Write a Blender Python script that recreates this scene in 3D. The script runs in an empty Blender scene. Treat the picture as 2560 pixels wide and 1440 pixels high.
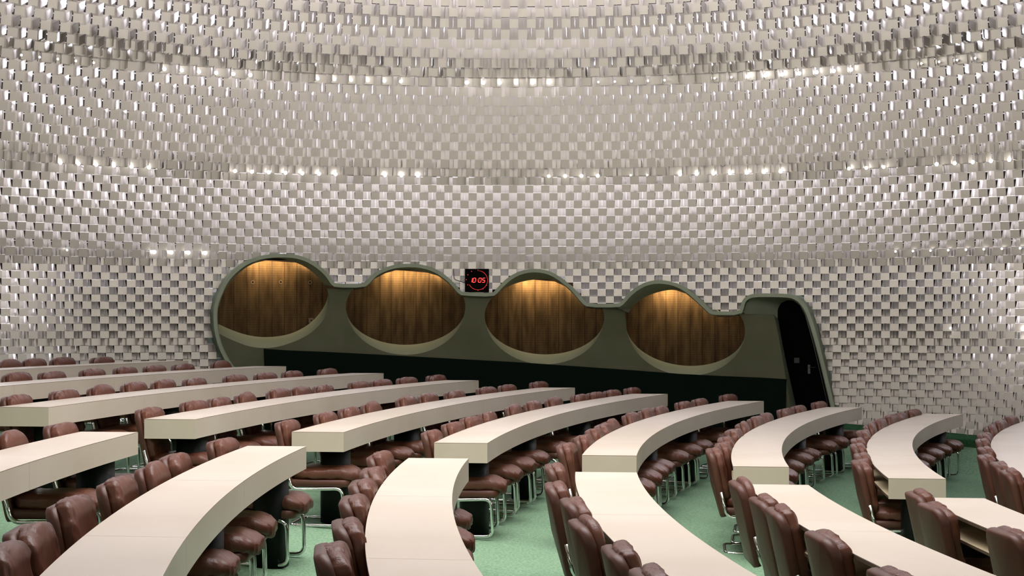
import bpy, bmesh, math, random
import numpy as np
from mathutils import Vector, Matrix, noise
from mathutils.geometry import tessellate_polygon

random.seed(7)
SC = bpy.context.scene
COL = SC.collection

# ------------------------------------------------------------------ camera
FPX, HOR, ZC = 3567.0, 802.4, 2.0          # focal length (px of 2560), horizon row, eye height
cam_d = bpy.data.cameras.new('camera'); cam = bpy.data.objects.new('camera', cam_d); COL.objects.link(cam)
cam.location = (0, 0, ZC); cam.rotation_euler = (math.pi / 2, 0, 0)
cam_d.sensor_width = 36.0; cam_d.lens = 36.0 * FPX / 2560.0
cam_d.shift_y = (HOR - 720.0) / 2560.0
cam_d.clip_start = 0.05; cam_d.clip_end = 100
SC.camera = cam

# ------------------------------------------------------------------ world, light, exposure
w = bpy.data.worlds.new('world'); SC.world = w; w.use_nodes = True
w.node_tree.nodes['Background'].inputs[0].default_value = (0.75, 0.78, 0.85, 1)
w.node_tree.nodes['Background'].inputs[1].default_value = 0.0
SC.view_settings.view_transform = 'Standard'; SC.view_settings.look = 'None'
SC.view_settings.exposure = 0.0; SC.view_settings.gamma = 1.0; SC.view_settings.use_curve_mapping = False
SC.cycles.use_denoising = True
SC.cycles.use_adaptive_sampling = True; SC.cycles.adaptive_threshold = 0.06; SC.cycles.adaptive_min_samples = 20
SC.cycles.max_bounces = 4; SC.cycles.diffuse_bounces = 3; SC.cycles.glossy_bounces = 3
SC.cycles.caustics_reflective = False; SC.cycles.caustics_refractive = False
SC.cycles.sample_clamp_indirect = 6.0

DC = (0.0, 9.7)                             # dome centre in plan
def dome_r(z):                              # z relative to the eye
    return 11.5 * math.sqrt(max(0.0, 1 - (z / 6.6) ** 2))

def area(name, loc, rot, sx, sy, power, col, shape='RECTANGLE', spread=180):
    l = bpy.data.lights.new(name, 'AREA'); l.shape = shape; l.size = sx; l.size_y = sy
    l.energy = power; l.color = col; l.spread = math.radians(spread)
    o = bpy.data.objects.new(name, l); COL.objects.link(o); o.location = loc; o.rotation_euler = rot
    return o
area('crown_fill', (DC[0], DC[1], ZC + 5.2), (0, 0, 0), 7.0, 7.0, 490, (1.0, 0.965, 1.0), 'DISK', 128)  # fill disc added below the crown to brighten the room; no fixture there

# ------------------------------------------------------------------ materials
def srgb(r, g, b):
    f = lambda c: ((c / 255 + 0.055) / 1.055) ** 2.4 if c > 10 else c / 255 / 12.92
    return (f(r), f(g), f(b), 1)
def mat(name, col, rough=0.5, metal=0.0, spec=0.5, emit=None, estr=0.0):
    m = bpy.data.materials.new(name); m.use_nodes = True
    b = m.node_tree.nodes['Principled BSDF']
    b.inputs['Base Color'].default_value = col; b.inputs['Roughness'].default_value = rough
    b.inputs['Metallic'].default_value = metal; b.inputs['Specular IOR Level'].default_value = spec
    if emit: b.inputs['Emission Color'].default_value = emit; b.inputs['Emission Strength'].default_value = estr
    return m
def nodes(m): return m.node_tree.nodes, m.node_tree.links, m.node_tree.nodes['Principled BSDF']
def noise_mix(m, c1, c2, scale, detail=4, coord='Object', stretch=(1, 1, 1), bump=0.0, bdist=0.002, bscale=None, lo=0.35, hi=0.65):
    N, L, B = nodes(m)
    tc = N.new('ShaderNodeTexCoord'); mp = N.new('ShaderNodeMapping'); mp.inputs['Scale'].default_value = stretch
    L.new(tc.outputs[coord], mp.inputs[0])
    n = N.new('ShaderNodeTexNoise'); n.inputs['Scale'].default_value = scale; n.inputs['Detail'].default_value = detail
    L.new(mp.outputs[0], n.inputs['Vector'])
    r = N.new('ShaderNodeValToRGB'); r.color_ramp.elements[0].position = lo; r.color_ramp.elements[1].position = hi
    r.color_ramp.elements[0].color = c1; r.color_ramp.elements[1].color = c2
    L.new(n.outputs['Fac'], r.inputs[0]); L.new(r.outputs[0], B.inputs['Base Color'])
    if bump:
        n2 = N.new('ShaderNodeTexNoise'); n2.inputs['Scale'].default_value = bscale or scale; n2.inputs['Detail'].default_value = 6
        L.new(mp.outputs[0], n2.inputs['Vector'])
        b = N.new('ShaderNodeBump'); b.inputs['Strength'].default_value = bump; b.inputs['Distance'].default_value = bdist
        L.new(n2.outputs['Fac'], b.inputs['Height']); L.new(b.outputs[0], B.inputs['Normal'])
    return m

M = {}
M['leather'] = noise_mix(mat('brown_leather', srgb(92, 52, 36), 0.42, spec=0.4), srgb(78, 43, 29), srgb(102, 60, 42), 5, bump=0.25, bdist=0.003, bscale=14, lo=0.3, hi=0.7)
M['leather_shell'] = noise_mix(mat('brown_shell_leather', srgb(88, 52, 37), 0.44, spec=0.4), srgb(78, 46, 33), srgb(98, 60, 44), 3, bump=0.2, bdist=0.002, bscale=60, lo=0.3, hi=0.7)
M['chrome'] = mat('chrome', (0.78, 0.80, 0.78, 1), 0.12, 1.0)
M['ochre'] = mat('ochre_underside', srgb(150, 118, 40), 0.7)
M['laminate'] = noise_mix(mat('cream_laminate', srgb(214, 199, 179), 0.34, spec=0.45), srgb(209, 194, 173), srgb(218, 204, 186), 1.2)
M['lam_edge'] = mat('laminate_dark_joint', srgb(84, 66, 48), 0.6)
M['lam_in'] = mat('inner_laminate', srgb(196, 180, 146), 0.45)
M['pedestal'] = mat('dark_green_pedestal', srgb(10, 16, 10), 0.5, spec=0.15)
M['rim'] = noise_mix(mat('sage_plaster', srgb(154, 162, 139), 0.85), srgb(150, 158, 135), srgb(160, 167, 145), 2, bump=0.1, bdist=0.003, bscale=30)
M['dado'] = mat('dark_green_carpet_wall', srgb(10, 21, 14), 0.95, spec=0.1)
M['door'] = mat('black_door', srgb(4, 4, 4), 0.8, spec=0.05)
M['dark'] = mat('dark_backing', srgb(38, 32, 30), 0.9, spec=0.1)
M['rail'] = mat('rail_paint', srgb(225, 222, 218), 0.5)
M['bulb'] = mat('bulb_glow', (1, 1, 1, 1), 0.5, emit=(1.0, 0.975, 0.96, 1), estr=13)
M['socket'] = mat('bulb_socket', srgb(200, 198, 194), 0.4)
M['black'] = mat('black_plastic', srgb(8, 7, 7), 0.5, spec=.15)
M['led'] = mat('red_led', (0.9, 0.02, 0.02, 1), 0.5, emit=(1.0, 0.06, 0.05, 1), estr=2.2)
M['brass'] = mat('dull_metal', srgb(120, 100, 70), 0.5, 0.5)
M['lamella'] = mat('anodised_aluminium', srgb(206, 199, 190), 0.36, 0.6)
if True:
    N, L, B = nodes(M['lamella'])
    tc = N.new('ShaderNodeTexCoord'); mp = N.new('ShaderNodeMapping'); mp.inputs['Scale'].default_value = (60, 60, 1.5)
    n = N.new('ShaderNodeTexNoise'); n.inputs['Scale'].default_value = 3; n.inputs['Detail'].default_value = 3
    L.new(tc.outputs['Object'], mp.inputs[0]); L.new(mp.outputs[0], n.inputs['Vector'])
    mr = N.new('ShaderNodeMapRange'); mr.inputs['To Min'].default_value = 0.34; mr.inputs['To Max'].default_value = 0.56
    L.new(n.outputs['Fac'], mr.inputs['Value']); L.new(mr.outputs[0], B.inputs['Roughness'])
for key, sc_, st in (('leather', 9, (5, 5, .8)),):
    N, L, B = nodes(M[key]); bp = [n for n in N if n.type == 'BUMP'][0]
    tc = N.new('ShaderNodeTexCoord'); mp = N.new('ShaderNodeMapping'); mp.inputs['Scale'].default_value = st; L.new(tc.outputs['Object'], mp.inputs[0])
    n = N.new('ShaderNodeTexNoise'); n.inputs['Scale'].default_value = sc_; n.inputs['Detail'].default_value = 3; n.inputs['Distortion'].default_value = .8; L.new(mp.outputs[0], n.inputs['Vector'])
    b2 = N.new('ShaderNodeBump'); b2.inputs['Strength'].default_value = .35; b2.inputs['Distance'].default_value = .009
    L.new(n.outputs['Fac'], b2.inputs['Height']); L.new(bp.outputs[0], b2.inputs['Normal']); L.new(b2.outputs[0], B.inputs['Normal'])
# carpet
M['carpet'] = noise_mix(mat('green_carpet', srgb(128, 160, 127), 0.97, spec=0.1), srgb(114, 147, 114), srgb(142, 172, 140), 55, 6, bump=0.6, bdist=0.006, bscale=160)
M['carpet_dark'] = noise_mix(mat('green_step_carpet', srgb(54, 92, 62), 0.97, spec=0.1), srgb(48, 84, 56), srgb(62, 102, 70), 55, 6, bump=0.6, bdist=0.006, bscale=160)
# board-marked concrete
M['concrete'] = mat('board_marked_concrete', srgb(120, 92, 60), 0.8, spec=0.2)
if True:
    N, L, B = nodes(M['concrete'])
    uv = N.new('ShaderNodeUVMap'); sx = N.new('ShaderNodeSeparateXYZ'); L.new(uv.outputs[0], sx.inputs[0])
    n1 = N.new('ShaderNodeTexNoise'); n1.inputs['Scale'].default_value = 2.2; n1.inputs['Detail'].default_value = 5
    mp = N.new('ShaderNodeMapping'); mp.inputs['Scale'].default_value = (5, .9, 1); L.new(uv.outputs[0], mp.inputs[0]); L.new(mp.outputs[0], n1.inputs['Vector'])
    r = N.new('ShaderNodeValToRGB'); r.color_ramp.elements[0].position = .3; r.color_ramp.elements[1].position = .7
    r.color_ramp.elements[0].color = srgb(62, 46, 25); r.color_ramp.elements[1].color = srgb(106, 84, 54)
    L.new(n1.outputs['Fac'], r.inputs[0])
    # uneven board joints: warp x slightly, then brick texture for tall boards
    bk = N.new('ShaderNodeTexBrick'); bk.offset = 0.0; bk.squash = 1.0
    bk.inputs['Scale'].default_value = 1.0; bk.inputs['Brick Width'].default_value = 0.19; bk.inputs['Row Height'].default_value = 9.0
    bk.inputs['Mortar Size'].default_value = 0.006; bk.inputs['Mortar Smooth'].default_value = 0.3
    nw = N.new('ShaderNodeTexNoise'); nw.inputs['Scale'].default_value = 1.3; L.new(uv.outputs[0], nw.inputs['Vector'])
    vm = N.new('ShaderNodeVectorMath'); vm.operation = 'MULTIPLY_ADD'; vm.inputs[1].default_value = (0.09, 0, 0)
    nz = N.new('ShaderNodeTexNoise'); nz.noise_dimensions = '1D'; nz.inputs['Scale'].default_value = 2.1; L.new(sx.outputs[0], nz.inputs['W'])
    L.new(nz.outputs['Color'], vm.inputs[0]); L.new(uv.outputs[0], vm.inputs[2]); L.new(vm.outputs[0], bk.inputs['Vector'])
    mx = N.new('ShaderNodeMixRGB'); mx.blend_type = 'MULTIPLY'; mx.inputs['Color2'].default_value = (0.38, 0.33, 0.27, 1)
    spk = N.new('ShaderNodeTexNoise'); spk.inputs['Scale'].default_value = 18; L.new(uv.outputs[0], spk.inputs['Vector'])
    mm = N.new('ShaderNodeMath'); mm.operation = 'MULTIPLY'; L.new(bk.outputs['Fac'], mm.inputs[0]); mm.inputs[1].default_value = .8
    L.new(mm.outputs[0], mx.inputs['Fac']); L.new(r.outputs[0], mx.inputs['Color1'])
    # fine horizontal saw marks
    wv = N.new('ShaderNodeTexWave'); wv.wave_type = 'BANDS'; wv.bands_direction = 'Y'; wv.inputs['Scale'].default_value = 9; wv.inputs['Distortion'].default_value = 1.2
    wv.inputs['Detail'].default_value = 2; L.new(uv.outputs[0], wv.inputs['Vector'])
    mx2 = N.new('ShaderNodeMixRGB'); mx2.blend_type = 'MULTIPLY'; mx2.inputs['Fac'].default_value = 0.22
    L.new(mx.outputs[0], mx2.inputs['Color1']); L.new(wv.outputs['Color'], mx2.inputs['Color2']); L.new(mx2.outputs[0], B.inputs['Base Color'])
    bp = N.new('ShaderNodeBump'); bp.inputs['Strength'].default_value = 0.8; bp.inputs['Distance'].default_value = 0.01
    ad = N.new('ShaderNodeMath'); ad.operation = 'SUBTRACT'; L.new(n1.outputs['Fac'], ad.inputs[0]); L.new(bk.outputs['Fac'], ad.inputs[1])
    L.new(ad.outputs[0], bp.inputs['Height']); L.new(bp.outputs[0], B.inputs['Normal'])

# ------------------------------------------------------------------ helpers
def link(name, me, mats, parent=None):
    o = bpy.data.objects.new(name, me); COL.objects.link(o)
    if not isinstance(mats, (list, tuple)): mats = [mats]
    if not me.materials:
        for m in mats: me.materials.append(m)
    if parent: o.parent = parent
    return o
def mesh(name, V, F, smooth=False, mi=None):
    me = bpy.data.meshes.new(name); me.from_pydata([tuple(v) for v in V], [], F)
    if smooth: me.polygons.foreach_set('use_smooth', [True] * len(F))
    if mi is not None: me.polygons.foreach_set('material_index', mi)
    me.update(); return me
def empty(name, loc=(0, 0, 0), rz=0.0):
    o = bpy.data.objects.new(name, None); COL.objects.link(o); o.location = loc; o.rotation_euler = (0, 0, rz); o.empty_display_size = .1
    return o
def tag(o, label=None, cat=None, group=None, kind=None):
    if label: o['label'] = label
    if cat: o['category'] = cat
    if group: o['group'] = group
    if kind: o['kind'] = kind
    return o
class MB:
    def __init__(s): s.V = []; s.F = []; s.mi = []
    def add(s, V, F, m=0):
        k = len(s.V); s.V += [tuple(v) for v in V]; s.F += [tuple(i + k for i in f) for f in F]; s.mi += [m] * len(F)
    def box(s, c, d, m=0, M_=None):
        V = [Vector((c[0] + sx * d[0] / 2, c[1] + sy * d[1] / 2, c[2] + sz * d[2] / 2)) for sx in (-1, 1) for sy in (-1, 1) for sz in (-1, 1)]
        if M_: V = [M_ @ v for v in V]
        s.add(V, [(0, 1, 3, 2), (4, 6, 7, 5), (0, 4, 5, 1), (2, 3, 7, 6), (0, 2, 6, 4), (1, 5, 7, 3)], m)
    def disc(s, c, r, n=8, m=0, h=0.003):   # small drum facing -y
        V = []; 
        for yy in (0, -h):
            for i in range(n):
                a = 2 * math.pi * i / n; V.append((c[0] + r * math.cos(a), c[1] + yy, c[2] + r * math.sin(a)))
        F = [tuple(range(n, 2 * n))] + [(i, (i + 1) % n, n + (i + 1) % n, n + i) for i in range(n)]
        s.add(V, F, m)
    def obj(s, name, mats, parent=None, smooth=False):
        return link(name, mesh(name, s.V, s.F, smooth, s.mi), mats, parent)
def fillet(P, r, n=6):
    P = [Vector(p) for p in P]; out = [P[0]]
    for a, b, c in zip(P, P[1:], P[2:]):
        d1 = (a - b); d2 = (c - b); t = min(r, d1.length * .49, d2.length * .49)
        p1 = b + d1.normalized() * t; p2 = b + d2.normalized() * t
        for i in range(n + 1):
            u = i / n; out.append(p1 * (1 - u) ** 2 + b * 2 * u * (1 - u) + p2 * u * u)
    out.append(P[-1]); return out
def tube(mb, P, r, n=8, m=0):
    P = [Vector(p) for p in P]; V = []; up = None
    for i, p in enumerate(P):
        t = (P[min(i + 1, len(P) - 1)] - P[max(i - 1, 0)]).normalized()
        if up is None: up = t.orthogonal().normalized()
        up = (up - t * up.dot(t)).normalized(); s = t.cross(up)
        for k in range(n):
            a = 2 * math.pi * k / n; V.append(p + up * (r * math.cos(a)) + s * (r * math.sin(a)))
    F = [(i * n + k, i * n + (k + 1) % n, (i + 1) * n + (k + 1) % n, (i + 1) * n + k) for i in range(len(P) - 1) for k in range(n)]
    F += [tuple(range(n))[::-1], tuple((len(P) - 1) * n + k for k in range(n))]
    mb.add(V, F, m)

# ------------------------------------------------------------------ auditorium geometry
AC = (22.232, 8.551)                         # centre of all the desk arcs
ROWS = list(range(-2, 8))
R_OUT = dict(zip(ROWS, [29.153, 27.846, 26.568, 25.346, 24.134, 22.991, 21.832, 20.676, 19.515, 18.357]))
Z_TOP = dict(zip(ROWS, [-0.539, -0.609, -0.697, -0.786, -0.877, -0.952, -1.037, -1.110, -1.187, -1.255]))
DESK_W, DESK_H, DESK_T = 0.42, 0.75, 0.157
def z_floor_r(r):                            # relative to the eye
    ks = sorted(ROWS, key=lambda k: R_OUT[k]); rr = [R_OUT[k] - .1 for k in ks]; zz = [Z_TOP[k] - DESK_H for k in ks]
    if r <= rr[0]: return zz[0] + (r - rr[0]) * 0.05
    if r >= rr[-1]: return zz[-1] + (r - rr[-1]) * 0.05
    return float(np.interp(r, rr, zz))
PLINTH_Z = -1.45
def smooth(a, b, x):
    t = min(1, max(0, (x - a) / (b - a))); return t * t * (3 - 2 * t)
def th_of(x, y): return math.atan2(x - DC[0], y - DC[1])
PL_R = 10.72
def plinth_z(th): return -1.41 - .57 * (th - .424)
def z_floor(x, y):
    f = z_floor_r(math.hypot(x - AC[0], y - AC[1]))
    d = math.hypot(x - DC[0], y - DC[1]); th = th_of(x, y)   # carpet curls up at the foot of the plinth
    if .34 < th < 1.4: f += (plinth_z(th) - .14 - f) * smooth(PL_R - .45, PL_R, d)
    return f

# floor
def build_floor():
    V = []; F = []; nr, na = 56, 180
    rad = [11.55 * (i / nr) for i in range(nr + 1)]
    for r in rad:
        for j in range(na):
            a = 2 * math.pi * j / na; x, y = DC[0] + r * math.cos(a), DC[1] + r * math.sin(a)
            V.append((x, y, ZC + z_floor(x, y)))
    for i in range(nr):
        for j in range(na):
            F.append((i * na + j, i * na + (j + 1) % na, (i + 1) * na + (j + 1) % na, (i + 1) * na + j))
    o = link('floor', mesh('floor', V, F, True), M['carpet']); tag(o, kind='structure')
    # plinth with grooves along the wall on the low side
    mb = MB(); na = 80; a0, a1 = math.radians(12), math.pi / 2 - .35
    prof = [(0, -.35), (0, -.02), (.02, 0.0)]
    for k in range(5):
        rr = .12 + k * .17; prof += [(rr, 0), (rr + .008, -.014), (rr + .04, -.014), (rr + .048, 0)]
    prof += [(1.0, 0)]
    V = []
    for j in range(na + 1):
        a = a0 + (a1 - a0) * j / na
        r0 = PL_R; sc_ = 11.7 - r0; pz = plinth_z(math.pi / 2 - a)
        for q, dz in prof: r = r0 + q * sc_; V.append((DC[0] + r * math.cos(a), DC[1] + r * math.sin(a), ZC + pz + dz - .03 * (1 - q)))
    n = len(prof); F = [(j * n + i, (j + 1) * n + i, (j + 1) * n + i + 1, j * n + i + 1) for j in range(na) for i in range(n - 1)]
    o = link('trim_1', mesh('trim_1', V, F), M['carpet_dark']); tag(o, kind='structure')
build_floor()

# ------------------------------------------------------------------ pixel ray -> cylinder about the dome axis
def ray_cyl(px, py, R):
    u = (px - 1280) / FPX; A = 1 + u * u; Bq = -2 * DC[1]; Cq = DC[1] ** 2 - R * R
    Y = (-Bq + math.sqrt(Bq * Bq - 4 * A * Cq)) / (2 * A)
    return Vector((u * Y, Y, ZC + (HOR - py) / FPX * Y))
def th_z(p): return math.atan2(p.x - DC[0], p.y - DC[1]), p.z - ZC
def cyl(th, z, R): return Vector((DC[0] + R * math.sin(th), DC[1] + R * math.cos(th), ZC + z))

RB = 11.22                                   # radius of the front of the sculpted rear wall
OUTLINE = [(640, 1000), (600, 950), (575, 920), (562, 900), (547, 870), (536, 831), (533, 787), (536, 762), (547, 731), (562, 700), (581, 678), (606, 658),
    (634, 644), (669, 635.5), (703, 634), (737, 636), (766, 644), (791, 658), (812, 675), (825, 690), (833, 703), (839, 709.5),
    (909, 710), (919, 700), (937, 681), (962, 669), (987, 661.5), (1016, 659), (1047, 660), (1075, 666), (1100, 678), (1122, 694), (1137, 709), (1150, 725), (1156, 730),
    (1231, 733), (1239, 724), (1259, 703), (1278, 688), (1302, 676.5), (1329, 671.5), (1356, 673), (1380, 680), (1403, 694), (1427, 713), (1446, 733), (1460, 750), (1470, 759),
    (1546, 759.5), (1553, 754), (1571, 733), (1591, 717), (1614, 705), (1641, 699.6), (1669, 701.6), (1696, 709), (1723, 725), (1747, 746), (1766, 764), (1778, 776), (1784, 778.5),
    (1850, 778.5), (1851.5, 764), (1856, 750), (1868, 738.7), (1887, 733.6), (1925, 733.4), (1966, 734.4), (1985, 737.5), (2005, 750), (2020, 772), (2032, 803), (2052, 873), (2071, 951), (2089, 1026), (2100, 1075)]
def chaikin(P):
    Q = [P[0]]
    for a, b in zip(P, P[1:]): Q += [(a[0] * .75 + b[0] * .25, a[1] * .75 + b[1] * .25), (a[0] * .25 + b[0] * .75, a[1] * .25 + b[1] * .75)]
    return Q + [P[-1]]
OUTLINE = chaikin(OUTLINE); ILEFT = min(range(len(OUTLINE)), key=lambda i: OUTLINE[i][0])
def offset(P, d):
    out = []
    for i in range(len(P)):
        a = Vector(P[max(0, i - 1)]); b = Vector(P[min(len(P) - 1, i + 1)]); t = (b - a).normalized()
        n = Vector((-t.y, t.x))            # image y is down: right-hand side of the walk is inside
        out.append((P[i][0] + n.x * d, P[i][1] + n.y * d))
    return out
def in_poly(x, y, P):
    c = False; j = len(P) - 1
    for i in range(len(P)):
        if (P[i][1] > y) != (P[j][1] > y) and x < (P[j][0] - P[i][0]) * (y - P[i][1]) / (P[j][1] - P[i][1]) + P[i][0]: c = not c
        j = i
    return c
OUT_TZ = [th_z(ray_cyl(x, y, RB)) for x, y in OUTLINE]
OUT_POLY = [(t * RB, z) for t, z in OUT_TZ]
OUT_POLY = OUT_POLY + [(OUT_POLY[-1][0], -2.4), (OUT_POLY[0][0], -2.4)]

# ------------------------------------------------------------------ sculpted rear wall with four round openings and a door
def strip(mb, A, B_, m=0):
    k = len(A); V = list(A) + list(B_); mb.add(V, [(i, i + 1, k + i + 1, k + i) for i in range(k - 1)], m)
INN = offset(OUTLINE, 9.0)
mb = MB()
RF = RB + 0.20
fr = [ray_cyl(x, y, RB) for x, y in OUTLINE]; fi = [ray_cyl(x, y, RB) for x, y in INN]
fb = [cyl(*th_z(p), RB + 0.9) for p in fr]
strip(mb, fr, fi); strip(mb, fb, fr); strip(mb, fi, [ray_cyl(x, y, RF) for x, y in offset(OUTLINE, 11.0)])
rim = mb.obj('wall_rim', M['rim']); tag(rim, kind='structure')

ELL = [None, (1014, 768, 149.5, 94, 0.0), (1361, 792, 149.5, 94, 0.02), (1714, 819, 149.5, 95, 0.10)]
INN2 = offset(OUTLINE, 9.5)
def ray_hit(cx, cy, a, P):
    dx, dy = math.cos(a), math.sin(a); best = None
    for (x1, y1), (x2, y2) in zip(P, P[1:]):
        ex, ey = x2 - x1, y2 - y1; den = dx * ey - dy * ex
        if abs(den) < 1e-9: continue
        t = ((x1 - cx) * ey - (y1 - cy) * ex) / den; s = ((x1 - cx) * dy - (y1 - cy) * dx) / den
        if t > 0 and -1e-6 <= s <= 1 + 1e-6 and (best is None or t < best): best = t
    return best
JUNC = [None, ((915, 722), (1155, 739)), ((1240, 737), (1466, 768)), ((1563, 770), (1783, 787))]
def smooth_loop(P, n=2):
    for _ in range(n):
        Q = []
        for a, b in zip(P, P[1:]): Q += [(a[0] * .75 + b[0] * .25, a[1] * .75 + b[1] * .25), (a[0] * .25 + b[0] * .75, a[1] * .25 + b[1] * .75)]
        P = [P[0]] + Q + [P[-1]]
    return P
def resample(P, n):
    d = [0]
    for a, b in zip(P, P[1:]): d.append(d[-1] + math.hypot(b[0] - a[0], b[1] - a[1]))
    return [(float(np.interp(s, d, [p[0] for p in P])), float(np.interp(s, d, [p[1] for p in P]))) for s in np.linspace(0, d[-1], n)]
OX = [p[0] for p in OUTLINE[ILEFT:]]; OY = [p[1] for p in OUTLINE[ILEFT:]]
lower_loops = []; concrete_spec = [(530, 850, 651, 650.0, 0.075), (855, 1175, 988, 674.5, 0.09), (1200, 1520, 1322, 698.5, 0.08), (1555, 1875, 1669, 724.0, 0.06)]
for k in range(4):
    if k == 0:
        up_f = [(818, 722), (806, 700), (796, 684), (778, 666), (755, 654), (722, 647), (700, 645), (673, 646), (651, 650), (622, 664), (600, 680), (578, 702), (560, 729), (550, 758), (546, 775), (545, 809), (545.5, 833)]
        lo_f = [(545.5, 833), (560, 841), (589, 854), (624, 867), (660, 871), (700, 867), (755, 847), (789, 824), (811, 798), (823, 764), (824, 742), (818, 722)]
        up_b = [(816, 719), (804, 702), (784, 682), (767, 669), (742, 657), (722, 650), (700, 646), (684, 645.5), (651, 650), (622, 664), (600, 680), (578, 702), (558, 729), (548, 758), (544, 775), (543.5, 795), (543.8, 809)]
        lo_b = [(543.8, 809), (567, 820), (600, 833), (633, 841), (669, 843.5), (711, 839), (744, 828), (778, 807), (804, 778), (818, 751), (821, 731), (816, 719)]
        lo_f, lo_b, up_b0 = [resample(smooth_loop(p), 40) for p in (lo_f, lo_b, up_b)]
        cx, cy = 683, 752; d0 = math.atan2(719 - cy, 817 - cx); d1 = math.atan2(812 - cy, 545 - cx) - 2 * math.pi; up_f = []; up_b = []
        for i in range(60):
            d = d0 + (d1 - d0) * i / 59; tf = ray_hit(cx, cy, d, INN2) or 140; tb_ = min(tf, ray_hit(cx, cy, d, up_b0) or tf)
            up_f.append((cx + tf * math.cos(d), cy + tf * math.sin(d))); up_b.append((cx + tb_ * math.cos(d), cy + tb_ * math.sin(d)))
    else:
        cx, cy, a, b, ro = ELL[k]; (lx, ly), (rx, ry) = JUNC[k]
        def ell(ang, aa, bb, dy=0):
            # point of the rotated ellipse in direction of parameter ang
            x, y = aa * math.cos(ang), bb * math.sin(ang)
            return (cx + x * math.cos(ro) - y * math.sin(ro), cy + dy + x * math.sin(ro) + y * math.cos(ro))
        aR = -math.acos(min(1, (rx - cx) / a)); aL = -math.acos(max(-1, (lx - cx) / a))
        def clamp(p, m):
            ly_ = float(np.interp(p[0], OX, OY)) + m
            return (p[0], max(p[1], ly_)) if (p[0] > rx - 2 or p[0] < lx + 2) else p
        n = 44; up_f = []; up_b = []; lo_f = []; lo_b = []; face_pts = []
        for i in range(n):
            ang = aR + (aL - aR) * i / (n - 1)
            p = ell(ang, a, b); d = math.atan2(p[1] - cy, p[0] - cx); t = ray_hit(cx, cy, d, INN2) or 0; q = math.hypot(p[0] - cx, p[1] - cy)
            tf = t if t < q * 1.32 else q; tb_ = min(q, tf)
            up_b.append((cx + tb_ * math.cos(d), cy + tb_ * math.sin(d))); up_f.append((cx + tf * math.cos(d), cy + tf * math.sin(d)))
        for i in range(n):
            ang = aL - (2 * math.pi + aL - aR) * i / (n - 1)
            p = ell(ang, a, b)
            lo_b.append(clamp(p, 9)); qf = (p[0], p[1] + 25 * max(0.0, math.sin(ang)) ** 1.15)
            if clamp(qf, 9) == qf: face_pts.append(qf)
            elif face_pts and ang > -1.2: pass
            s = max(0.0, math.sin(ang)); lo_f.append(clamp((p[0], p[1] + 25 * s ** 1.15), 9))
    if k:
        e_ = face_pts[-1]
        if e_[0] > rx + 3: face_pts.append((e_[0] - 2, float(np.interp(e_[0] - 2, OX, OY)) + 9))
    lower_loops.append(lo_f if k == 0 else face_pts)
    m_ = MB(); RK = RB + 0.62
    strip(m_, [ray_cyl(x, y, RB + .02) for x, y in up_f], [ray_cyl(x, y, RK) for x, y in up_b])
    strip(m_, [ray_cyl(x, y, RF) for x, y in lo_f], [ray_cyl(x, y, RK) for x, y in lo_b])
    wk = m_.obj('window_%d' % (k + 1), M['rim'], smooth=True); tag(wk, kind='structure')
    # board-marked concrete seen through the opening
    x0, x1, xr, yr, sl = concrete_spec[k]; RC = RB + 1.0; m_ = MB(); n = 12; V = []; UV = []
    for i in range(n + 1):
        px = x0 + (x1 - x0) * i / n; top = ray_cyl(px, max(yr + sl * (px - xr), float(np.interp(px, OX, OY)) + 14), RC); t, z = th_z(top)
        for zz in (z, -1.5): V.append(cyl(t, zz, RC)); UV.append((t * RC + k * 3.7, zz + 3.3))
    m_.add(V, [(2 * i, 2 * i + 1, 2 * i + 3, 2 * i + 2) for i in range(n)])
    oc = m_.obj('wall_concrete_%d' % (k + 1), M['concrete']); tag(oc, kind='structure')
    uvl = oc.data.uv_layers.new(name='UVMap')
    for lp in oc.data.loops: uvl.data[lp.index].uv = UV[lp.vertex_index]
    # warm wall washer hidden in a trough above the opening
    xm = (xr + 45); c = ray_cyl(xm, yr + sl * 45, RC - .16); t, z = th_z(c)
    f = empty('wall_washer', c, -t)
    tag(f, ['dark trough lamp above the round opening at the far left', 'dark trough lamp above the second round opening from the left', 'dark trough lamp above the third round opening from the left', 'dark trough lamp above the round opening next to the door'][k], 'lamp', 'trough lamps over the round openings')
    h = MB(); h.box((0, .02, .06), (.62, .24, .03)); h.box((0, -.11, .04), (.62, .012, .05)); h.obj('housing', M['dark'], f)
    g = MB(); tube(g, [(-.29, 0, .033), (.29, 0, .033)], .010); g.obj('tube', M['socket'], f)
    a = area('washer_light', cyl(t, z + .035, RC - .15), (math.radians(38), 0, -t), .85, .03, 17, (1.0, .74, .42), spread=160)
    # dark slot above the boards
    m_ = MB(); P = [ray_cyl(px, yr + sl * (px - xr), RC) for px in np.linspace(x0, x1, 10)]
    strip(m_, [p + Vector((0, 0, .002)) for p in P], [cyl(*th_z(p), RB + .6) + Vector((0, 0, .16)) for p in P])
    if k == 0:
        for hx, hy in ((632, 705.5), (702, 705), (775, 706)):
            h = MB(); p = ray_cyl(hx, hy, RC - .004); tt = th_z(p)[0]
            MM = Matrix.Translation(p) @ Matrix.Rotation(-tt, 4, 'Z'); 
            V = [MM @ Vector((.016 * math.cos(q * math.pi / 5), -.002, .016 * math.sin(q * math.pi / 5))) for q in range(10)] + [MM @ Vector((.030 * math.cos(q * math.pi / 5), -.003, .030 * math.sin(q * math.pi / 5))) for q in range(10)]
            h.add(V, [tuple(range(10))], 0); h.add(V, [(q, (q + 1) % 10, 10 + (q + 1) % 10, 10 + q) for q in range(10)], 1)
            h.obj('tie_hole', [M['black'], M['brass']], oc)
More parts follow.
